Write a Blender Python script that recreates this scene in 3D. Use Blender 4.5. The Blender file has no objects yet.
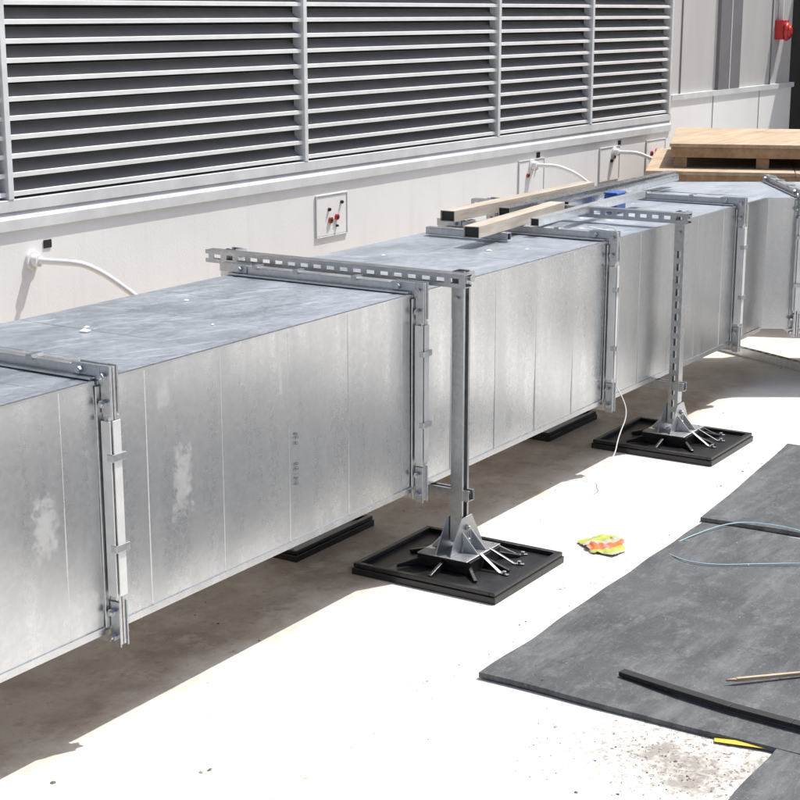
import bpy, math, random
from mathutils import Vector, Matrix, noise
random.seed(7)
V=Vector
scene=bpy.context.scene
D=bpy.data

# ------------------------------------------------------------ helpers
class MB:
    def __init__(s,name,mats,parent=None,bevel=0.0,smooth=False):
        s.n=name;s.m=mats;s.p=parent;s.b=bevel;s.s=smooth;s.v=[];s.f=[];s.mi=[];s.sm=[]
    def poly(s,pts,faces,m=0,smooth=False):
        o=len(s.v);s.v+= [tuple(p) for p in pts]
        for f in faces:
            s.f.append([i+o for i in f]);s.mi.append(m);s.sm.append(smooth)
    def box(s,x0,x1,y0,y1,z0,z1,m=0,M=None):
        P=[V((x,y,z)) for z in (z0,z1) for y in (y0,y1) for x in (x0,x1)]
        if M is not None: P=[M@p for p in P]
        s.poly(P,[(0,2,3,1),(4,5,7,6),(0,1,5,4),(2,6,7,3),(0,4,6,2),(1,3,7,5)],m)
    def cyl(s,p1,p2,r,m=0,n=12,r2=None,smooth=True):
        p1=V(p1);p2=V(p2);r2=r if r2 is None else r2
        d=(p2-p1).normalized();a=d.orthogonal().normalized();b=d.cross(a)
        P=[p1+(a*math.cos(t)+b*math.sin(t))*r for t in [2*math.pi*i/n for i in range(n)]]
        P+=[p2+(a*math.cos(t)+b*math.sin(t))*r2 for t in [2*math.pi*i/n for i in range(n)]]
        o=len(s.v)
        s.poly(P,[(i,(i+1)%n,n+(i+1)%n,n+i) for i in range(n)],m,smooth)
        s.f.append([o+i for i in range(n)][::-1]);s.mi.append(m);s.sm.append(False)
        s.f.append([o+n+i for i in range(n)]);s.mi.append(m);s.sm.append(False)
    def prism(s,pts,off,m=0):
        n=len(pts);pts=[V(p) for p in pts];off=V(off)
        s.poly(pts+[p+off for p in pts],[tuple(range(n))[::-1],tuple(range(n,2*n))]+[(i,(i+1)%n,n+(i+1)%n,n+i) for i in range(n)],m)
    def done(s):
        me=D.meshes.new(s.n);me.from_pydata(s.v,[],s.f);me.update()
        for m in s.m: me.materials.append(m)
        for p,i,sm in zip(me.polygons,s.mi,s.sm):
            p.material_index=i;p.use_smooth=sm
        import bmesh
        bm=bmesh.new();bm.from_mesh(me);bmesh.ops.recalc_face_normals(bm,faces=bm.faces);bm.to_mesh(me);bm.free()
        ob=D.objects.new(s.n,me);scene.collection.objects.link(ob)
        if s.p: ob.parent=s.p
        if s.b>0:
            md=ob.modifiers.new('bevel','BEVEL');md.width=s.b;md.segments=2;md.limit_method='ANGLE';md.angle_limit=math.radians(40)
        return ob
def empty(name,loc=(0,0,0)):
    e=D.objects.new(name,None);e.empty_display_size=.2;scene.collection.objects.link(e);return e
def curve(name,pts,r,mat,parent=None,bez=True,res=3):
    cu=D.curves.new(name,'CURVE');cu.dimensions='3D';cu.bevel_depth=r;cu.bevel_resolution=res;cu.use_fill_caps=True
    sp=cu.splines.new('NURBS');sp.points.add(len(pts)-1)
    for q,p in zip(sp.points,pts): q.co=(*p,1)
    sp.use_endpoint_u=True;sp.order_u=3;sp.resolution_u=8
    cu.materials.append(mat)
    ob=D.objects.new(name,cu);scene.collection.objects.link(ob)
    if parent: ob.parent=parent
    return ob

# ------------------------------------------------------------ materials
class N:
    def __init__(s,name):
        s.mat=D.materials.new(name);s.mat.use_nodes=True;s.t=s.mat.node_tree;s.b=s.t.nodes['Principled BSDF']
        s.tc=s.t.nodes.new('ShaderNodeTexCoord')
    def nd(s,t,**k):
        n=s.t.nodes.new(t)
        for a,b in k.items(): setattr(n,a,b)
        return n
    def l(s,a,b): s.t.links.new(a,b)
    def noise(s,scale,detail=4,rough=.55,st=None,rot=0):
        n=s.nd('ShaderNodeTexNoise');n.inputs['Scale'].default_value=scale;n.inputs['Detail'].default_value=min(detail,5);n.inputs['Roughness'].default_value=rough
        if st:
            src=s.tc.outputs['Object']
            if rot:
                m0=s.nd('ShaderNodeMapping');s.l(src,m0.inputs[0]);m0.inputs['Rotation'].default_value=(0,0,rot);src=m0.outputs[0]
            mp=s.nd('ShaderNodeMapping');s.l(src,mp.inputs[0]);s.l(mp.outputs[0],n.inputs[0]);mp.inputs['Scale'].default_value=st
        else: s.l(s.tc.outputs['Object'],n.inputs[0])
        return n.outputs['Fac']
    def ramp(s,x,a,b,c0=(0,0,0,1),c1=(1,1,1,1)):
        r=s.nd('ShaderNodeMapRange');s.l(x,r.inputs[0]);r.inputs[1].default_value=a;r.inputs[2].default_value=b;return r.outputs[0]
    def mix(s,f,a,b,mode='MIX'):
        m=s.nd('ShaderNodeMix',data_type='RGBA',blend_type=mode)
        if isinstance(f,(int,float)): m.inputs[0].default_value=f
        else: s.l(f,m.inputs[0])
        for i,x in ((6,a),(7,b)):
            if isinstance(x,tuple): m.inputs[i].default_value=(*x[:3],1)
            else: s.l(x,m.inputs[i])
        return m.outputs[2]
    def math(s,op,a,b=0.0):
        m=s.nd('ShaderNodeMath',operation=op)
        for i,x in enumerate((a,b)):
            if isinstance(x,(int,float)): m.inputs[i].default_value=x
            else: s.l(x,m.inputs[i])
        return m.outputs[0]
    def sep(s):
        n=s.nd('ShaderNodeSeparateXYZ');s.l(s.tc.outputs['Object'],n.inputs[0]);return n.outputs
    def mrange(s,x,a,b,c,d):
        n=s.nd('ShaderNodeMapRange');s.l(x,n.inputs[0])
        for i,k in enumerate((a,b,c,d)): n.inputs[i+1].default_value=k
        return n.outputs[0]
    def bump(s,x,st,dist=.01):
        n=s.nd('ShaderNodeBump');n.inputs['Strength'].default_value=st;n.inputs['Distance'].default_value=dist
        s.l(x,n.inputs['Height']);s.l(n.outputs[0],s.b.inputs['Normal'])
    def set(s,color=None,rough=None,metal=None):
        for k,x in (('Base Color',color),('Roughness',rough),('Metallic',metal)):
            if x is None: continue
            if isinstance(x,tuple): s.b.inputs[k].default_value=(*x[:3],1)
            elif isinstance(x,(int,float)): s.b.inputs[k].default_value=x
            else: s.l(x,s.b.inputs[k])
        return s.mat

def galv(name,base,rough,dust=0.0,film=0.0,marks=(),var=.1,streak=(16,16,1.3),bump=.04):
    n=N(name)
    vo=n.nd('ShaderNodeTexVoronoi');vo.inputs['Scale'].default_value=85;n.l(n.tc.outputs['Object'],vo.inputs['Vector'])
    sp=n.nd('ShaderNodeSeparateColor');n.l(vo.outputs['Color'],sp.inputs[0])
    st=n.noise(1.0,4,.55,streak)
    bl=n.noise(2.3,3,.55)
    fine=n.noise(28,2,.5)
    c=n.mix(sp.outputs[0],tuple(x*(1-var*.55) for x in base),tuple(min(1,x*(1+var*.45)) for x in base))
    c=n.mix(n.math('MULTIPLY',n.ramp(st,.35,.7),.45),c,tuple(x*.84 for x in base))
    c=n.mix(n.math('MULTIPLY',n.ramp(bl,.42,.68),.4),c,tuple(x*.85 for x in base))
    r=n.math('ADD',n.mrange(st,.3,.7,rough-.03,rough+.05),n.math('MULTIPLY',fine,.04))
    r=n.math('ADD',r,n.math('MULTIPLY',sp.outputs[1],.03))
    met=None
    mask=None
    if marks:
        o=n.sep()
        wob=n.noise(30,5,.75)
        for (x,z,w,h) in marks:
            dx=n.math('DIVIDE',n.math('ABSOLUTE',n.math('SUBTRACT',o[0],x)),w)
            dz=n.math('DIVIDE',n.math('ABSOLUTE',n.math('SUBTRACT',o[2],z)),h)
            dd=n.math('ADD',n.math('MAXIMUM',dx,dz),n.math('MULTIPLY',n.math('SUBTRACT',wob,.5),4.2))
            mk=n.mrange(dd,.5,1.3,1,0)
            mask=mk if mask is None else n.math('MAXIMUM',mask,mk)
        mask=n.math('MULTIPLY',mask,.32)
    if dust>0:
        d1=n.ramp(n.noise(4,5,.75,(1,2.0,1)),.40,.70);d2=n.ramp(n.noise(60,4,.8,(1,1.6,1)),.56,.70)
        dm=n.math('MULTIPLY',n.math('ADD',n.math('MULTIPLY',d1,.5),n.math('MULTIPLY',d2,.6)),dust)
        if film:
            # wiped streaks and scuffs in the settled dust
            s1=n.ramp(n.noise(1,5,.7,(4,34,1),rot=.35),.55,.68);s2=n.ramp(n.noise(1,5,.7,(30,5,1),rot=-.5),.58,.70)
            dm=n.math('ADD',dm,n.math('MULTIPLY',n.math('MAXIMUM',s1,s2),.22))
            dm=n.math('ADD',film,dm)
        mask=dm if mask is None else n.math('MAXIMUM',mask,dm)
    if mask is not None:
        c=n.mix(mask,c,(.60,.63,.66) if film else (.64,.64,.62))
        met=n.math('SUBTRACT',1.0,n.math('MULTIPLY',mask,.9))
        r=n.math('ADD',r,n.math('MULTIPLY',mask,.25))
    n.bump(n.math('ADD',n.math('MULTIPLY',fine,.25),bl),bump,.01)
    return n.set(c,r,1.0 if met is None else met)

gal_a=galv('galvanised_sheet_a',(.60,.615,.63),.25,marks=[(2.92,.58,.028,.07),(2.45,.58,.03,.06),(2.86,.81,.02,.03),(3.33,.76,.006,.05)])
gal_b=galv('galvanised_sheet_b',(.55,.56,.57),.28)
gal_c=galv('galvanised_sheet_c',(.64,.655,.67),.24)
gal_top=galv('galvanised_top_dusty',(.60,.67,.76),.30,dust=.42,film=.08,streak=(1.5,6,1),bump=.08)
gal_fl=galv('galvanised_flange',(.62,.63,.64),.36,dust=.25,var=.18)
gal_strut=galv('galvanised_strut',(.50,.52,.54),.32,var=.2)
gal_dark=galv('zinc_bracket',(.50,.52,.54),.36,dust=.15,var=.2)

def plain(name,col,rough=.6,metal=0,var=.15,scale=8,bump=.1,bscale=60):
    n=N(name);x=n.noise(scale,5,.6)
    c=n.mix(n.ramp(x,.35,.68),tuple(k*(1-var) for k in col),tuple(min(1,k*(1+var*.5)) for k in col))
    n.bump(n.noise(bscale,3,.6),bump,.004)
    return n.set(c,rough,metal)
white_clip=plain('cleat_paint',(.72,.72,.70),.5,.2)
black_pl=plain('recycled_black_plastic',(.013,.013,.014),.35,0,.4,20,.3)
black_rub=plain('black_rubber_strip',(.012,.012,.013),.6)
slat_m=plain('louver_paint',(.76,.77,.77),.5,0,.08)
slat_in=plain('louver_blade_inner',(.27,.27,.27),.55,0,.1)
frame_m=plain('louver_frame_paint',(.68,.70,.71),.45,0,.12)
dark_in=plain('plenum_dark',(.035,.035,.038),.8)
white_pipe=plain('pipe_white_paint',(.80,.80,.79),.4,0,.05)
red_m=plain('red_enamel',(.50,.03,.03),.35)
blk=plain('black_label_and_shade',(.02,.02,.02),.5)
ink=plain('faded_ink',(.13,.14,.15),.6,0,.5,300)
copper=plain('copper_red',(.45,.12,.07),.35,.6)
blue_m=plain('blue_paint',(.05,.14,.45),.5)
yellow_m=plain('yellow_paint',(.70,.52,.06),.5)
grey_col=plain('grey_cladding',(.20,.20,.21),.5,0,.08)
dark_wall=plain('dark_screen_paint',(.012,.012,.014),.6)
wire_w=plain('wire_white',(.7,.7,.7),.4)
wire_b=plain('cable_blue_grey',(.35,.52,.60),.4)

n=N('white_render')
c=n.mix(n.ramp(n.noise(1.6,5,.6),.4,.7),(.85,.85,.84),(.79,.79,.78))
c=n.mix(n.math('MULTIPLY',n.ramp(n.noise(1,5,.65,(14,14,.9)),.55,.8),.3),c,(.64,.63,.61))
n.bump(n.noise(90,4,.6),.15,.004);wall_m=n.set(c,.7)
n=N('grey_panel_wall')
c=n.mix(n.ramp(n.noise(1,5,.6,(3,3,.6)),.35,.7),(.54,.53,.52),(.46,.455,.45))
n.bump(n.noise(60,4,.6),.1,.004);pan_m=n.set(c,.6)

# ground
n=N('concrete_roof');o=n.sep()
big=n.noise(.9,5,.6);mid=n.noise(4.5,5,.7);fin=n.noise(60,4,.7)
c=n.mix(n.ramp(mid,.35,.7),(.70,.685,.65),(.62,.605,.57))
c=n.mix(n.math('MULTIPLY',n.ramp(big,.52,.68),.3),c,(.54,.50,.45))
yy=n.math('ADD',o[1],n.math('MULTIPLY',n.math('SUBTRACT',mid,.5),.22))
yb=n.math('MULTIPLY',n.mrange(yy,2.50,2.64,0,1),n.mrange(o[0],6.6,7.4,1,.25))  # brown dirt under the duct; its shadow's edge and tone also painted in
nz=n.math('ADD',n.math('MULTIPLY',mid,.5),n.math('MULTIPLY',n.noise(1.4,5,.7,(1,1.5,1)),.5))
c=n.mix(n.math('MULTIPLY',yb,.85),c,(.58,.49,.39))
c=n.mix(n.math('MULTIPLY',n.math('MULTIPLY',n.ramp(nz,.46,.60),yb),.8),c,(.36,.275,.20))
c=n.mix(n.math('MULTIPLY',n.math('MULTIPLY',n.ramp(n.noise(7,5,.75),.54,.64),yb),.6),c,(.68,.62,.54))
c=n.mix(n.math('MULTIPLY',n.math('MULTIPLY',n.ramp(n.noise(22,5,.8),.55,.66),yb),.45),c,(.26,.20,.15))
g=n.ramp(n.noise(3.0,5,.8),.48,.60)
dx=n.math('SUBTRACT',o[0],3.25);dy=n.math('SUBTRACT',o[1],1.26)
rr=n.math('SQRT',n.math('ADD',n.math('MULTIPLY',dx,n.math('MULTIPLY',dx,2.2)),n.math('MULTIPLY',dy,dy)))
ym=n.mrange(rr,.15,.5,1,0)
sp2=n.ramp(n.noise(55,4,.8),.48,.60)
c=n.mix(n.math('MULTIPLY',n.math('MULTIPLY',n.math('MAXIMUM',n.math('MULTIPLY',g,.8),sp2),ym),.95),c,(.16,.14,.12))
ed=n.math('MULTIPLY',n.mrange(n.math('ABSOLUTE',n.math('SUBTRACT',yy,1.98)),.0,.16,1,0),n.ramp(n.noise(30,5,.8),.50,.64))
c=n.mix(n.math('MULTIPLY',ed,.7),c,(.26,.235,.205))
sp=n.ramp(n.noise(150,2,.5),.69,.75)
c=n.mix(n.math('MULTIPLY',sp,.45),c,(.22,.2,.17))
n.bump(n.math('ADD',fin,n.math('MULTIPLY',mid,.6)),.35,.006)
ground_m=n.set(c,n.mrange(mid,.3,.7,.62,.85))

n=N('rubber_mat')
a=n.noise(3.2,5,.7);b=n.noise(120,3,.7)
c=n.mix(n.ramp(a,.35,.7),(.042,.046,.051),(.085,.092,.099))
c=n.mix(n.math('MULTIPLY',n.ramp(n.noise(1.0,5,.75,(2,9,1)),.48,.68),.6),c,(.16,.17,.175))
c=n.mix(n.math('MULTIPLY',n.ramp(n.noise(14,5,.8),.52,.70),.45),c,(.20,.205,.20))
c=n.mix(n.math('MULTIPLY',n.ramp(b,.60,.70),.4),c,(.28,.28,.27))
n.bump(n.math('ADD',b,a),.4,.004);mat_m=n.set(c,.62)

def wood(name,c0,c1,st=(3,26,26)):
    n=N(name);w=n.noise(1,5,.65,st)
    c=n.mix(n.ramp(w,.35,.68),c0,c1)
    c=n.mix(n.math('MULTIPLY',n.ramp(n.noise(3,4,.6),.5,.7),.45),c,tuple(x*.6 for x in c0))
    n.bump(w,.2,.004);return n.set(c,.7)
ply=wood('plywood',(.40,.29,.19),(.54,.43,.31))
lum=wood('lumber',(.32,.20,.11),(.46,.32,.19))
tan_m=wood('weathered_stud',(.36,.31,.25),(.52,.47,.40))

# ------------------------------------------------------------ ground
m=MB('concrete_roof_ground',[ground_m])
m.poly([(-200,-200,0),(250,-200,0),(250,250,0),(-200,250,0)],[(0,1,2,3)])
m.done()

# ------------------------------------------------------------ wall + louvers
YW=4.2
building=empty('plant_room_building')
LX0,LX1,LZ0,LZ1=-3.5,9.84,1.035,2.95
w=MB('wall',[wall_m,pan_m,grey_col,frame_m],building)
w.box(LX0-1,LX1+.03,YW,YW+.3,0,.96,0)
w.box(LX0-1,LX1+.03,YW,YW+.3,LZ1,3.6,0)
w.box(LX1+.03,12.2,YW,YW+.3,0,1.14,0)
w.box(LX1+.03,12.2,YW+.02,YW+.3,1.175,3.6,1)
w.box(LX1+.03,12.23,YW-.012,YW+.3,1.14,1.175,3)
w.box(LX0-1,12.2,YW+.302,YW+3,0,3.59,1)
for x in (10.05,11.75):
    w.box(x,x+.008,YW+.012,YW+.019,1.176,3.59,2)
w.box(10.68,11.08,YW-.005,YW+.0195,1.176,3.59,2)
w.box(10.87,10.882,YW-.009,YW-.0055,1.176,3.59,3)
for x in (10.6,11.5): w.box(x,x+.006,YW-.003,YW-.0005,0,1.139,2)
w.done()
s=MB('sill_flashing',[frame_m,wall_m],building,.002)
s.prism([(LX0,YW-.012,.945),(LX0,YW-.012,.985),(LX0,YW+.004,1.012),(LX0,YW+.004,.945)],(LX1-LX0+.03,0,0),0)
s.box(LX0,LX1+.03,YW-.008,YW+.06,1.0125,LZ0+.02,0)
s.done()
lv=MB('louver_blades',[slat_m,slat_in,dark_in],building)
pitch=.066
z=LZ0+.03
while z<LZ1-.03:
    lv.prism([(LX0,YW+.004,z),(LX0,YW+.004,z+.015),(LX0,YW+.010,z+.017),(LX0,YW+.010,z)],(LX1-LX0,0,0),0)
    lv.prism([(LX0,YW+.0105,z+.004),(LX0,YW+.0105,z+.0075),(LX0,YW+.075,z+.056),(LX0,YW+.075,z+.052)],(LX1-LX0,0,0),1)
    z+=pitch
lv.box(LX0,LX1,YW+.17,YW+.18,.97,3.0,2)
lv.done()
fr=MB('louver_frame',[frame_m],building,.002)
for x in (-2.99,-1.23,.53,2.28,4.03,5.81,7.56,8.68,LX1):
    fr.box(x-.013,x+.013,YW-.010,YW+.05,LZ0+.0205,LZ1,0)
fr.box(LX0,LX1+.03,YW-.012,YW+.05,LZ1+.001,LZ1+.05,0)
fr.done()

def pipe(x,z,sc=1.0,name='drain_pipe'):
    e=empty(name)
    curve('pipe',[(x,YW+.02,z),(x,YW-.07*sc,z),(x+.03,YW-.16*sc,z),(x+.07*sc,YW-.20*sc,z-.01),(x+.16*sc,YW-.24,z-.07*sc),(x+.36*sc,YW-.34,z-.26*sc),(x+.42*sc,YW-.36,z-.5),(x+.42*sc,YW-.36,.25)],.012,white_pipe,e)
    q=MB('escutcheon',[white_pipe,blk],e,.001)
    q.cyl((x,YW-.012,z),(x,YW+.001,z),.034,0,20)
    q.cyl((x,YW-.04,z),(x,YW-.012,z),.022,0,16)
    q.box(x+.06,x+.10,YW-.004,YW-.001,z+.035,z+.065,1)
    q.done()
pipe(4.12,.83);pipe(7.95,.872,.8);pipe(9.02,.868,.8)

def access(x0,x1,z0,z1,dots):
    e=empty('access_panel')
    q=MB('plate',[wall_m,frame_m],e,.001)
    q.box(x0+.008,x1-.008,YW-.005,YW-.001,z0+.008,z1-.008,0)
    for a in ((x0,x1,z0,z0+.006),(x0,x1,z1-.006,z1),(x0,x0+.006,z0+.0065,z1-.0065),(x1-.006,x1,z0+.0065,z1-.0065)):
        q.box(a[0],a[1],YW-.008,YW-.001,a[2],a[3],1)
    q.done()
    q=MB('fittings',[copper,blk,red_m],e)
    for (dx,dz,r,mm) in dots:
        q.cyl((x0+dx,YW-.014,z0+dz),(x0+dx,YW-.005,z0+dz),r,mm,14)
        q.cyl((x0+dx,YW-.018,z0+dz),(x0+dx,YW-.014,z0+dz),r*.5,1,8)
    q.done()
access(5.88,6.13,.70,.895,[(.11,.075,.015,0),(.16,.085,.014,2),(.10,.125,.008,1),(.16,.045,.006,1),(.20,.15,.008,1)])
access(7.80,8.10,.70,.905,[(.10,.12,.013,0),(.2,.15,.008,1)])
access(8.82,9.10,.70,.905,[(.16,.12,.012,1),(.2,.14,.012,0)])
access(9.50,9.80,.70,.905,[(.08,.12,.016,2),(.16,.13,.018,0),(.22,.10,.014,1)])

e=empty('fire_alarm_bell')
q=MB('backbox',[red_m,frame_m],e,.004)
q.box(11.82,11.95,YW-.045,YW+.019,1.50,1.64,0)
q.box(11.875,11.895,YW-.02,YW+.019,1.6405,3.4,1)
q.done()
q=MB('bell',[red_m,blk],e)
q.cyl((11.885,YW-.05,1.56),(11.885,YW-.0452,1.56),.07,1,24)
q.cyl((11.885,YW-.075,1.56),(11.885,YW-.05,1.56),.055,0,24,.072)
q.cyl((11.885,YW-.09,1.56),(11.885,YW-.075,1.56),.02,0,24,.055)
q.done()

q=MB('dark_screen_wall',[dark_wall],None,.004)
for i in range(14):
    q.box(12.9,12.96,YW+.5-i*.5-.49,YW+.5-i*.5,0,3.4)
q.box(12.97,13.0,-2.5,YW+.5,0,3.42)
q.done()
q=MB('yellow_safety_post',[yellow_m,blk],None)
q.cyl((12.55,3.90,0.0205),(12.55,3.90,1.22),.02,0,16);q.cyl((12.55,3.90,0),(12.55,3.90,.02),.07,1,16);q.cyl((12.55,3.90,1.2205),(12.55,3.90,1.24),.022,1,16)
q.done()

# ------------------------------------------------------------ duct
YF,YB,ZB,ZT=2.5,3.2,.274,.88
XB=7.04
duct=empty('galvanised_air_duct')
FL=[-.07,1.30,2.65,4.01,5.36,6.66]
def disp(x,t,seed,amp=.0018):
    ph=(x-3.08)/.285;fr=ph-math.floor(ph)
    pil=math.sin(math.pi*fr)*.0022
    return pil+amp*noise.noise(V((x*1.7,t*2.2,seed)))+.0003*noise.noise(V((x*6,t*6,seed+5)))
def section(x0,x1,mat,seed):
    g=MB('duct_section',[mat,gal_top],duct)
    nx=max(4,int((x1-x0)/.03));nz=14
    def grid(fn,m,nv):
        P=[];F=[]
        for i in range(nx+1):
            for j in range(nv+1):
                P.append(fn(x0+(x1-x0)*i/nx,j/nv))
        for i in range(nx):
            for j in range(nv):
                a=i*(nv+1)+j;F.append((a,a+nv+1,a+nv+2,a+1))
        g.poly(P,F,m,True)
    ed=lambda t:min(1,8*min(t,1-t))
    grid(lambda x,t:(x,YF-disp(x,t,seed)*ed(t),ZB+t*(ZT-ZB)),0,nz)
    grid(lambda x,t:(x,YF+t*(YB-YF),ZT-.002*ed(t)+disp(x,t,seed+9)*1.2*ed(t)),1,nz)
    grid(lambda x,t:(x,YB,ZT-t*(ZT-ZB)),0,2)
    grid(lambda x,t:(x,YB-t*(YB-YF),ZB),0,2)
    g.done()
    sm=MB('stiffening_beads',[mat,gal_top],duct)
    k=math.ceil((x0-3.08)/.285);
    while 3.08+k*.285<x1-.03:
        x=3.08+k*.285
        if x>x0+.04:
            sm.prism([(x-.003,YF+.001,ZB+.004),(x,YF-.0016,ZB+.004),(x+.003,YF+.001,ZB+.004)],(0,0,ZT-ZB-.008),0)
            sm.prism([(x-.006,YF+.01,ZT-.003),(x,YF+.01,ZT+.0002),(x+.006,YF+.01,ZT-.003)],(0,YB-YF-.02,0),1)
        k+=1
    sm.box(x0+.03,x1-.03,YF-.004,YF+.004,ZB-.006,ZB+.012,0)
    sm.box(x0+.03,x1-.03,YF-.0035,YF+.006,ZT-.003,ZT+.003,0)
    sm.done()
xs=[-1.4]+FL+[XB]
mats=[gal_b,gal_a,gal_a,gal_a,gal_c,gal_b,gal_b]
for i in range(len(xs)-1): section(xs[i],xs[i+1],mats[i],i*3.1)

def ring(M,name='flange_joint'):
    W=YB-YF;h=.034
    g=MB(name,[gal_fl,gal_strut,white_clip,gal_dark],duct,.0012)
    for sx in (-1,1):
        a,b=(.0015,.010) if sx>0 else (-.010,-.0015)
        g.box(a,b,-h,-.0005,ZB-h,ZT+h,0,M);g.box(a,b,W+.0005,W+h,ZB-h,ZT+h,0,M)
        g.box(a,b,0,W,ZT+.0005,ZT+h-.0005,0,M);g.box(a,b,0,W,ZB-h+.0005,ZB-.0005,0,M)
        c,d=(.0105,.028) if sx>0 else (-.028,-.0105)
        g.box(c,d,-.007,-.0025,ZB+.01,ZT-.01,0,M);g.box(c,d,.01,W-.01,ZT+.003,ZT+.009,0,M)
        e,f=(.0105,.018) if sx>0 else (-.018,-.0105)
        g.box(e,f,-h+.0003,-h+.004,ZB+.08,ZT-.08,0,M);g.box(e,f,.08,W-.08,ZT+h-.004,ZT+h-.0008,0,M)
        p0,p1=(.0107,.0148) if sx>0 else (-.0148,-.0107)
        for z0,z1 in ((ZT-.075,ZT+h+.004),(ZB-h-.004,ZB+.075)):
            g.box(p0,p1,-h-.004,-.009,z0,z1,3,M)
        g.box(p0,p1,-.0085,.075,ZT+.010,ZT+h+.003,3,M)
        g.box(p0,p1,W-.075,W+h,ZT+.010,ZT+h+.003,3,M)
    g.box(-.013,.013,-h-.0075,-h-.0045,ZB+.09,ZT-.09,2,M)
    g.box(-.0225,-.019,-h-.006,-.012,ZB+.09,ZT-.09,2,M)
    for z in (ZB+.20,ZB+.42):
        g.box(-.0235,.0235,-h-.012,-h+.006,z,z+.018,1,M)
    for y in (.2,.42,.58):
        g.box(-.02,.02,y,y+.02,ZT+h-.008,ZT+h+.005,1,M)
    g.done()
    b=MB('flange_bolts',[gal_strut,gal_dark],duct)
    for z in (ZT+.012,ZB-.012,ZT-.05,ZB+.05):
        b.cyl(M@V((-.032,-.02,z)),M@V((.03,-.02,z)),.005,1,8)
        b.cyl(M@V((-.026,-.02,z)),M@V((-.015,-.02,z)),.010,0,6,smooth=False)
        b.cyl(M@V((.015,-.02,z)),M@V((.024,-.02,z)),.010,0,6,smooth=False)
    for y in (.05,W-.05,):
        b.cyl(M@V((-.03,y,ZT+.022)),M@V((.03,y,ZT+.022)),.005,1,8)
        b.cyl(M@V((-.026,y,ZT+.022)),M@V((-.015,y,ZT+.022)),.009,0,6,smooth=False)
    b.done()
for x in FL: ring(Matrix.Translation((x,YF,0)))
ang=math.radians(-57.5)
d=V((math.cos(ang),math.sin(ang),0));nrm=V((-d.y,d.x,0))
W=YB-YF
xo=XB+W*math.tan(math.radians(57.5/2))
g=MB('duct_elbow',[gal_b,gal_top,gal_a],duct)
Li=[V((XB,YF,0)),V((XB,YF,0))+d*.15,V((XB,YF,0))+d*3.0]
Lo=[V((xo,YB,0)),V((XB,YF,0))+d*.15+nrm*W,V((XB,YF,0))+d*3.0+nrm*W]
def up(p,z): return (p.x,p.y,z)
for i in range(2):
    g.poly([up(Li[i],ZB),up(Li[i+1],ZB),up(Li[i+1],ZT),up(Li[i],ZT)],[(0,1,2,3)],0 if i==0 else 2)
g.poly([(XB,YF,ZT),(XB,YB,ZT),up(Lo[0],ZT)],[(0,1,2)],1)
g.poly([(XB,YF,ZT),up(Lo[0],ZT),up(Lo[2],ZT),up(Li[2],ZT)],[(0,1,2,3)],1)
g.poly([(XB,YF,ZB),(XB,YB,ZB),up(Lo[0],ZB)],[(0,1,2)],0)
g.poly([(XB,YF,ZB),up(Lo[0],ZB),up(Lo[2],ZB),up(Li[2],ZB)],[(0,1,2,3)],0)
g.poly([(XB,YB,ZB),up(Lo[0],ZB),up(Lo[0],ZT),(XB,YB,ZT)],[(0,1,2,3)],0)
g.poly([up(Lo[0],ZB),up(Lo[2],ZB),up(Lo[2],ZT),up(Lo[0],ZT)],[(0,1,2,3)],0)
g.done()
R=Matrix.Translation((XB+d.x*.15,YF+d.y*.15,0))@Matrix.Rotation(ang,4,'Z')
ring(R)
def stencil(body,x,z,size):
    t=D.curves.new('stencil_text','FONT');t.body=body;t.size=size;t.extrude=.0003
    t.materials.append(ink)
    ob=D.objects.new('stencil_text',t);scene.collection.objects.link(ob);ob.parent=duct
    ob.matrix_world=Matrix.Translation((x,YF-.0050,z))@Matrix.Rotation(math.radians(90),4,'X')@Matrix.Rotation(math.radians(90),4,'Z')
stencil('S-4 : 3/6',3.40,.44,.020);stencil('II 24',3.40,.555,.020)
q=MB('sealant_dabs',[wall_m],duct)
for (x,y,r) in ((3.05,2.93,.016),(3.09,2.96,.010),(3.55,3.0,.008),(2.75,2.9,.008),(4.9,2.75,.010),(5.0,2.65,.007),(3.3,2.7,.005),(4.6,3.0,.008)):
    n_=9;P=[(x+r*random.uniform(.6,1.3)*math.cos(t),y+r*random.uniform(.6,1.3)*math.sin(t),ZT+.003) for t in [2*math.pi*i/n_ for i in range(n_)]]+[(x,y,ZT+.003+r*.4)]
    q.poly(P,[(i,(i+1)%n_,n_) for i in range(n_)],0,True)
q.done()

# ------------------------------------------------------------ supports
def channel(g,p0,axis,L,open_dir,w=.041,t=.0025,m=0,slots=True):
    a=V(axis).normalized();o=V(open_dir).normalized();s_=a.cross(o)
    M=Matrix(((a.x,o.x,s_.x,p0[0]),(a.y,o.y,s_.y,p0[1]),(a.z,o.z,s_.z,p0[2]),(0,0,0,1)))
    h=w/2
    g.box(0,L,-h,h,-h,-h+t,m,M);g.box(0,L,-h,h,h-t,h,m,M)
    g.box(0,L,h-t,h-.0001,-h+t+.0002,-h+.0095,m,M);g.box(0,L,h-t,h-.0001,h-.0095,h-t-.0002,m,M)
    g.box(0,L,h-.009,h-t-.0002,-h+.0075,-h+.0095,m,M);g.box(0,L,h-.009,h-t-.0002,h-.0095,h-.0075,m,M)
    hh=h-t-.0002
    if slots:
        g.box(0,L,-h+.0001,-h+t,-hh,-.0075,m,M);g.box(0,L,-h+.0001,-h+t,.0075,hh,m,M)
        x=0
        while x<L:
            g.box(x,min(L,x+.022),-h+.0001,-h+t,-.0073,.0073,m,M);x+=.050
    else: g.box(0,L,-h+.0001,-h+t,-hh,hh,m,M)
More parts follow.
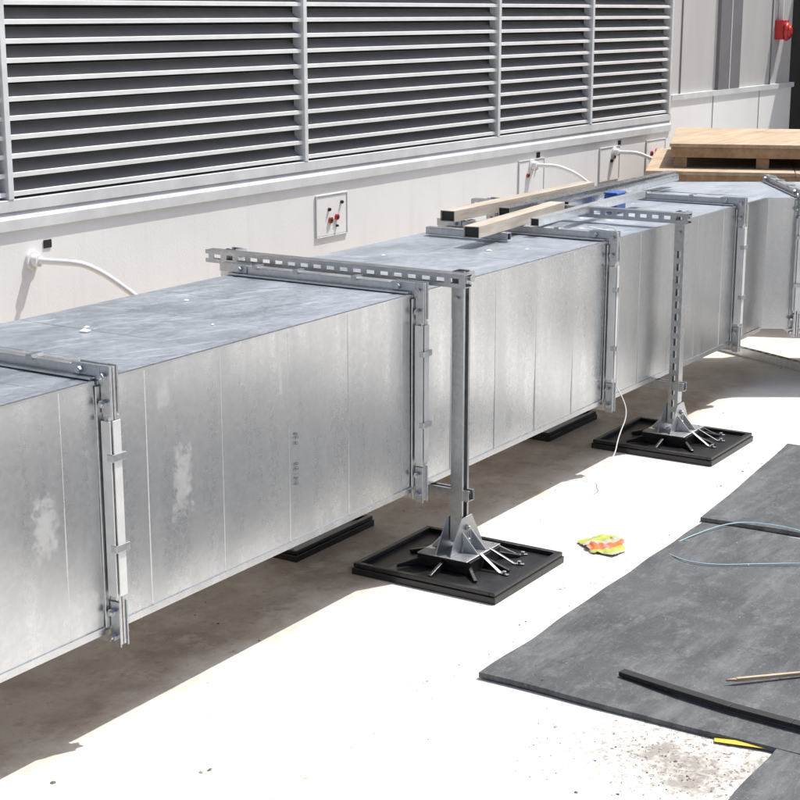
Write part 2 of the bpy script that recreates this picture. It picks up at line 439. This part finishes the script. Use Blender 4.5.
def foot(par,cx,cy,name,tray=None):
    g=MB(name,[black_pl,gal_dark,gal_strut],par,.003)
    a,b=.225,.255
    ty=cy+(tray or 0)
    g.box(cx-a,cx+a,ty-b,ty+b,0.0,.022,0)
    for (x0,x1,y0,y1) in ((cx-a+.004,cx+a-.004,ty-b+.004,ty-b+.022),(cx-a+.004,cx+a-.004,ty+b-.022,ty+b-.004),(cx-a+.004,cx-a+.022,ty-b+.0225,ty+b-.0225),(cx+a-.022,cx+a-.004,ty-b+.0225,ty+b-.0225)):
        g.box(x0,x1,y0,y1,.0225,.036,0)
    g.prism([(cx-.095,cy-.095,.0225),(cx+.095,cy-.095,.0225),(cx+.095,cy+.095,.0225),(cx-.095,cy+.095,.0225)],(0,0,.040),0)
    for k in range(8):
        t=2*math.pi*k/8
        u=V((math.cos(t),math.sin(t),0));p=V((-u.y,u.x,0))*.006
        L=.18 if k%2==0 else .20
        c0=V((cx,cy,0))
        pts=[c0+u*.06+p+V((0,0,.0227)),c0+u*L+p+V((0,0,.0227)),c0+u*L+p+V((0,0,.030)),c0+u*.085+p+V((0,0,.058))]
        g.prism(pts,-2*p,0)
    g.box(cx-.105,cx+.105,cy-.09,cy+.09,.0630,.068,1)
    for sy in (-.0275,.0235):
        g.prism([(cx-.100,cy+sy,.0685),(cx+.100,cy+sy,.0685),(cx+.085,cy+sy,.095),(cx+.032,cy+sy,.175),(cx-.032,cy+sy,.175),(cx-.085,cy+sy,.095)],(0,.004,0),1)
    for sx in (-.0275,.0235):
        g.prism([(cx+sx,cy-.085,.0685),(cx+sx,cy-.0285,.0685),(cx+sx,cy-.0285,.13)],(.004,0,0),1)
        g.prism([(cx+sx,cy+.0285,.0685),(cx+sx,cy+.085,.0685),(cx+sx,cy+.0285,.13)],(.004,0,0),1)
    g.done()
    r=MB('hold_down_straps',[gal_strut],par,.0008)
    for (x,y) in ((-.03,-.165),(.07,-.16),(.15,-.13),(.165,-.02),(.15,.08)):
        a0=V((cx+x,cy+y,.0235));a1=V((cx+x*.62,cy+y*.53,.0685))
        dd=(a1-a0);sd_=V((-dd.y,dd.x,0)).normalized()*.006
        r.prism([a0-sd_,a0+sd_,a1+sd_,a1-sd_],(0,0,.003))
        u=V((dd.x,dd.y,0)).normalized()*.03
        r.prism([a0-sd_,a0+sd_,a0+sd_-u,a0-sd_-u],(0,0,.003))
        r.cyl(a0-u*.5+V((0,0,.0035)),a0-u*.5+V((0,0,.011)),.007,0,6,smooth=False)
    for dz in (.10,.14):
        r.cyl((cx,cy-.04,dz),(cx,cy+.04,dz),.006,0,8);r.cyl((cx,cy-.036,dz),(cx,cy-.028,dz),.011,0,6,smooth=False)
    r.done()
def support(xc,yf,side):
    e=empty('duct_support_stand')
    yr=3.27
    g=MB('front_post',[gal_strut],e)
    if side=='lips': channel(g,(xc,yf,.09),(0,0,1),.855,(0,-1,0))
    else: channel(g,(xc,yf,.09),(0,0,1),.855,(1,0,0))
    g.done()
    g=MB('rear_post',[gal_strut],e);channel(g,(xc,yr,.09),(0,0,1),.855,(0,1,0));g.done()
    g=MB('cross_strut',[gal_strut,gal_dark],e)
    channel(g,(xc-.045,yf-.05,.945-.022),(0,1,0),yr-yf+.12,(1,0,0))
    channel(g,(xc+.002,yf-.04,ZB-.03),(0,1,0),yr-yf+.09,(0,0,1),slots=False,w=.034)
    for y in (yf,yr):
        g.box(xc-.0235,xc-.0208,y-.02,y+.02,.80,.90,1)
        g.box(xc-.02,xc+.03,y-.028,y-.0215,.91,.942,1)
        g.cyl((xc-.034,y,.86),(xc-.0236,y,.86),.010,1,6,smooth=False)
        g.cyl((xc,y-.036,.925),(xc,y-.0282,.925),.010,1,6,smooth=False)
    g.done()
    foot(e,xc-.0,yf,'front_foot');foot(e,xc-.01,yr,'rear_foot',-.15)
support(4.12,2.405,'lips')
support(5.86,2.425,'slots')
support(.9,2.405,'lips')

q=MB('strut_channel_offcut',[gal_strut],None)
channel(q,(7.78,3.05,.021),(-.45,-.9,0),.95,(0,0,-1))
q.done()

# ------------------------------------------------------------ stock lying on the duct
def bar(name,p0,p1,w,h,matout,matin,z,t=.003):
    e=empty(name)
    g=MB('profile',[matout,matin],e,.0008)
    p0=V((*p0,0));p1=V((*p1,0));dd=(p1-p0);L=dd.length;an=math.atan2(dd.y,dd.x)
    M=Matrix.Translation((p0.x,p0.y,z))@Matrix.Rotation(an,4,'Z')
    g.box(0,L,-w/2,w/2,0,t,0,M);g.box(0,L,-w/2,w/2,h-t,h,0,M)
    g.box(0,L,-w/2,-w/2+t,t+.0002,h-t-.0002,0,M);g.box(0,L,w/2-t,w/2,t+.0002,h-t-.0002,0,M)
    g.box(.01,L-.01,-w/2+t+.0002,w/2-t-.0002,t+.0002,h-t-.0002,1,M)  # black core painted in for the shade inside the hollow bar
    g.done()
zt=ZT+.036
bar('box_profile_bar',(5.20,3.10),(6.45,3.12),.062,.042,tan_m,blk,zt+.012)
bar('box_profile_bar',(4.93,2.84),(5.78,2.93),.062,.042,tan_m,blk,ZT+.036)
bar('steel_channel_bar',(5.5,3.02),(7.25,3.06),.05,.035,gal_c,blk,zt+.006)
bar('steel_channel_bar',(5.85,2.93),(7.15,3.0),.03,.03,gal_c,blk,zt+.006)
bar('steel_channel_bar',(5.3,2.78),(6.4,2.84),.035,.03,gal_fl,blk,zt+.006)
bar('spacer_block',(5.14,2.80),(5.14,3.15),.03,.028,gal_dark,blk,ZT+.006)
q=MB('blue_plastic_box',[blue_m,blk],None,.004)
q.box(6.15,6.24,2.84,2.90,ZT+.006,ZT+.075,0);q.box(6.148,6.242,2.838,2.902,ZT+.076,ZT+.084,0);q.box(6.14,6.147,2.86,2.88,ZT+.05,ZT+.065,1)
q.done()

# ------------------------------------------------------------ timber platforms
e=empty('timber_platform_stack')
ang2=math.atan2(.36,.93)
M=Matrix.Translation((8.35,3.66,0))@Matrix.Rotation(ang2,4,'Z')
q=MB('decks',[ply,lum],e,.002)
Wd,Dp=2.4,1.32
def deck(top,x0,y1,h,hx=1):
    for a in range(3):
        q.box(x0,Dp,-Wd+a*(Wd+y1)/3+.002,-Wd+(a+1)*(Wd+y1)/3-.002,top-.018,top+.001*a,0,M)
    q.box(x0+.012,x0+.05,-Wd+.01,y1-.01,top-h,top-.0185,1,M)
    q.box(Dp-.05,Dp-.01,-Wd+.01,y1-.01,top-h,top-.0185,1,M)
    q.box(x0+.051,Dp-.051,y1-.05,y1-.012,top-h,top-.0185,1,M)
    for i in range(5): q.box(x0+.051,Dp-.051,-.4-i*.36,-.36-i*.36,top-h+.005,top-.019,1,M)
deck(.985,.03,-.10,.075)
for i in range(5):
    for j in (0,.65,1.1):
        q.box(.06+j,.15+j,-.20-i*.45,-.13-i*.45,.8525,.909,1,M)
deck(.85,-.16,.02,.075)
for i in range(5):
    q.box(-.10,-.02,-.12-i*.5,-.04-i*.5,.7025,.774,1,M)
deck(.70,-.20,.0,.10)
for x in (-.1,.6,1.2):
    for y in (-Wd+.1,-1.1,-.15): q.box(x,x+.09,y,y+.09,0,.5995,1,M)
q.box(-.13,-.101,-Wd,.0,.30,.39,1,M)
q.done()

# ------------------------------------------------------------ mats & bits on ground
def matsheet(name,x0,x1,y0,y1,z,th,rot=0,seed=0,piv=None):
    g=MB(name,[mat_m],None,.002)
    nx=int((x1-x0)/.05)+1;ny=int((y1-y0)/.05)+1
    cx,cy=piv or (x0,y1)
    R_=Matrix.Translation((cx,cy,0))@Matrix.Rotation(rot,4,'Z')@Matrix.Translation((-cx,-cy,0))
    T=[];Bt=[]
    for i in range(nx+1):
        for j in range(ny+1):
            x=x0+(x1-x0)*i/nx;y=y0+(y1-y0)*j/ny
            ex=.010*noise.noise(V((x*4,y*4,seed)));ey=.012*noise.noise(V((x*4,y*4,seed+4)))
            dz=.007*max(0,noise.noise(V((x*2.4,y*2.4,seed+2)))+.25)
            p=R_@V((x+ex,y+ey,z+dz));T.append((p.x,p.y,p.z+th));Bt.append((p.x,p.y,p.z))
    n_=len(T);F=[]
    I=lambda i,j:i*(ny+1)+j
    for i in range(nx):
        for j in range(ny):
            F.append((I(i,j),I(i+1,j),I(i+1,j+1),I(i,j+1)))
            F.append((n_+I(i,j),n_+I(i,j+1),n_+I(i+1,j+1),n_+I(i+1,j)))
    for i in range(nx):
        F.append((I(i,0),n_+I(i,0),n_+I(i+1,0),I(i+1,0)));F.append((I(i,ny),I(i+1,ny),n_+I(i+1,ny),n_+I(i,ny)))
    for j in range(ny):
        F.append((I(0,j),I(0,j+1),n_+I(0,j+1),n_+I(0,j)));F.append((I(nx,j),n_+I(nx,j),n_+I(nx,j+1),I(nx,j+1)))
    g.poly(T+Bt,F,0)
    g.done()
matsheet('rubber_mat',3.40,4.93,-.6,1.92,.001,.014,0,1)
matsheet('rubber_mat',4.97,6.06,-.6,1.94,.001,.014,math.radians(4),7)
matsheet('rubber_mat',1.9,3.45,-.9,1.12,.001,.012,0,13)
q=MB('rubber_strip',[black_rub],None,.002)
pts=[(3.585,1.60),(3.56,1.45),(3.535,1.28),(3.525,1.12),(3.52,.9)]
for a,b in zip(pts[:-1],pts[1:]):
    a=V((*a,0));b=V((*b,0));dd=(b-a).normalized();p=V((-dd.y,dd.x,0))*.014
    q.prism([a+p+V((0,0,.023)),b+p+V((0,0,.023)),b-p+V((0,0,.023)),a-p+V((0,0,.023))],(0,0,.012))
q.done()
q=MB('wood_stick',[ply],None,.001)
M=Matrix.Translation((3.70,1.33,.030))@Matrix.Rotation(math.radians(-45),4,'Z')
q.box(0,.42,-.005,.005,-.005,.004,0,M);q.prism([M@V((0,-.005,-.005)),M@V((0,.005,-.005)),M@V((-.03,0,-.004))],(0,0,.007),0)
q.done()
curve('thin_cable',[(4.62,1.93,.004),(4.72,1.90,.02),(4.95,1.83,.026),(5.0,1.72,.026),(4.98,1.55,.026),(4.85,1.4,.024),(4.80,1.2,.026),(4.9,1.0,.026)],.0019,wire_b)
curve('thin_cable',[(4.62,1.93,.005),(4.52,1.86,.022),(4.50,1.74,.022),(4.62,1.58,.022),(4.70,1.45,.024),(4.68,1.3,.022),(4.8,1.1,.03)],.0019,wire_b)
curve('tie_wire',[(5.35,2.45,.34),(5.34,2.42,.31),(5.31,2.38,.25),(5.23,2.38,.18),(5.16,2.36,.12),(5.10,2.37,.10)],.0022,wire_w)
curve('tie_wire',[(5.35,2.50,.92),(5.28,2.6,.94),(5.30,2.46,.95),(5.35,2.455,.90),(5.355,2.45,.80),(5.35,2.452,.6),(5.35,2.45,.34)],.0022,wire_w)

n=N('hi_vis_fabric');o=n.sep()
wv=n.math('FRACT',n.math('MULTIPLY',n.math('ADD',n.math('ADD',n.math('MULTIPLY',o[0],.6),o[1]),n.math('MULTIPLY',n.noise(8,2,.5),.12)),7.0))
c=n.mix(n.ramp(wv,.40,.44),(.52,.14,.04),(.42,.38,.32))
c=n.mix(n.ramp(wv,.64,.68),c,(.36,.42,.06))
c=n.mix(n.math('MULTIPLY',n.ramp(n.noise(20,3,.6),.58,.62),.6),c,(.30,.25,.33))
n.bump(n.noise(50,3,.6),.3,.004);hv=n.set(c,.55)
q=MB('hi_vis_cloth',[hv])
P=[];F=[];nn=26
for i in range(nn+1):
    for j in range(nn+1):
        u=i/nn;v=j/nn
        x=4.46+.20*u+.02*noise.noise(V((u*3,v*3,1)));y=2.03+.17*v+.03*noise.noise(V((u*3,v*3,8)))
        ee=min(1,5*min(u,1-u,v,1-v))
        z=.004+ee*(.006+.018*abs(noise.noise(V((u*4.5,v*4.5,3))))+.004*noise.noise(V((u*11,v*11,3))))
        P.append((x,y,z))
for i in range(nn):
    for j in range(nn):
        a=i*(nn+1)+j
        u=(i+.5)/nn;v=(j+.5)/nn
        if (u-.5)**2*3.2+(v-.5)**2*3.6+.45*noise.noise(V((u*4,v*4,6)))>.75: continue
        F.append((a,a+nn+1,a+nn+2,a+1))
q.poly(P,F,0,True);q.done()
q=MB('yellow_tape_scrap',[yellow_m],None)
q.poly([(3.375,1.26,.006),(3.40,1.14,.008),(3.43,1.13,.004),(3.41,1.20,.012),(3.402,1.27,.004)],[(0,1,3,4),(1,2,3)],0);q.done()

q=MB('scattered_debris',[plain('debris_dark',(.14,.12,.10),.8),plain('debris_light',(.42,.38,.33),.8)],None)
def chip(x,y,r,z=0):
    n_=5;a0=random.random()*6
    P=[(x+r*random.uniform(.4,1.5)*math.cos(a0+t),y+r*random.uniform(.4,1.5)*math.sin(a0+t),z+.001) for t in [2*math.pi*i/n_ for i in range(n_)]]+[(x,y,z+r*.6+.001)]
    q.poly(P,[(i,(i+1)%n_,n_) for i in range(n_)],random.random()<.5)
for _ in range(800):
    a=random.random()
    if a<.5: x=random.gauss(3.25,.13);y=random.gauss(1.25,.2)
    elif a<.7: x=random.uniform(3.2,6.5);y=random.gauss(2.0,.05)
    else: x=random.uniform(1.8,7.5);y=random.gauss(2.66,.16)
    chip(x,y,random.uniform(.0006,.0026) if random.random()<.93 else random.uniform(.003,.006))
for _ in range(160):
    x=random.uniform(3.4,6.0);y=random.uniform(1.0,1.9);chip(x,y,random.uniform(.0008,.0025),.021)
for (x,y) in ((2.6,2.2),(2.38,2.45),(2.62,2.19)): chip(x,y,.007)
q.done()

# ------------------------------------------------------------ light, sky, camera
sd=V((.40,-.22,.88)).normalized()
el=math.asin(sd.z);az=math.atan2(sd.x,sd.y)
wd=D.worlds.new('World');scene.world=wd;wd.use_nodes=True
nt=wd.node_tree;bg=nt.nodes['Background'];sk=nt.nodes.new('ShaderNodeTexSky');sk.sky_type='NISHITA';sk.sun_disc=False
sk.sun_elevation=el;sk.sun_rotation=az;sk.air_density=1.0;sk.dust_density=4.0;sk.ozone_density=1.0
nt.links.new(sk.outputs[0],bg.inputs[0]);bg.inputs[1].default_value=.15
sl=D.lights.new('sun','SUN');sl.energy=5;sl.angle=math.radians(.53);sl.color=(1,.965,.91)
so=D.objects.new('sun',sl);scene.collection.objects.link(so);so.rotation_euler=sd.to_track_quat('Z','Y').to_euler()
cam=D.cameras.new('camera');co=D.objects.new('camera',cam);scene.collection.objects.link(co)
cam.sensor_width=36;cam.lens=72;cam.clip_end=1000;cam.clip_start=.05
co.location=(0,0,1.7);co.rotation_euler=(math.radians(90)-math.atan(388/1600),0,math.radians(32.5-90))
scene.camera=co
scene.view_settings.view_transform='Standard';scene.view_settings.look='None';scene.view_settings.exposure=0
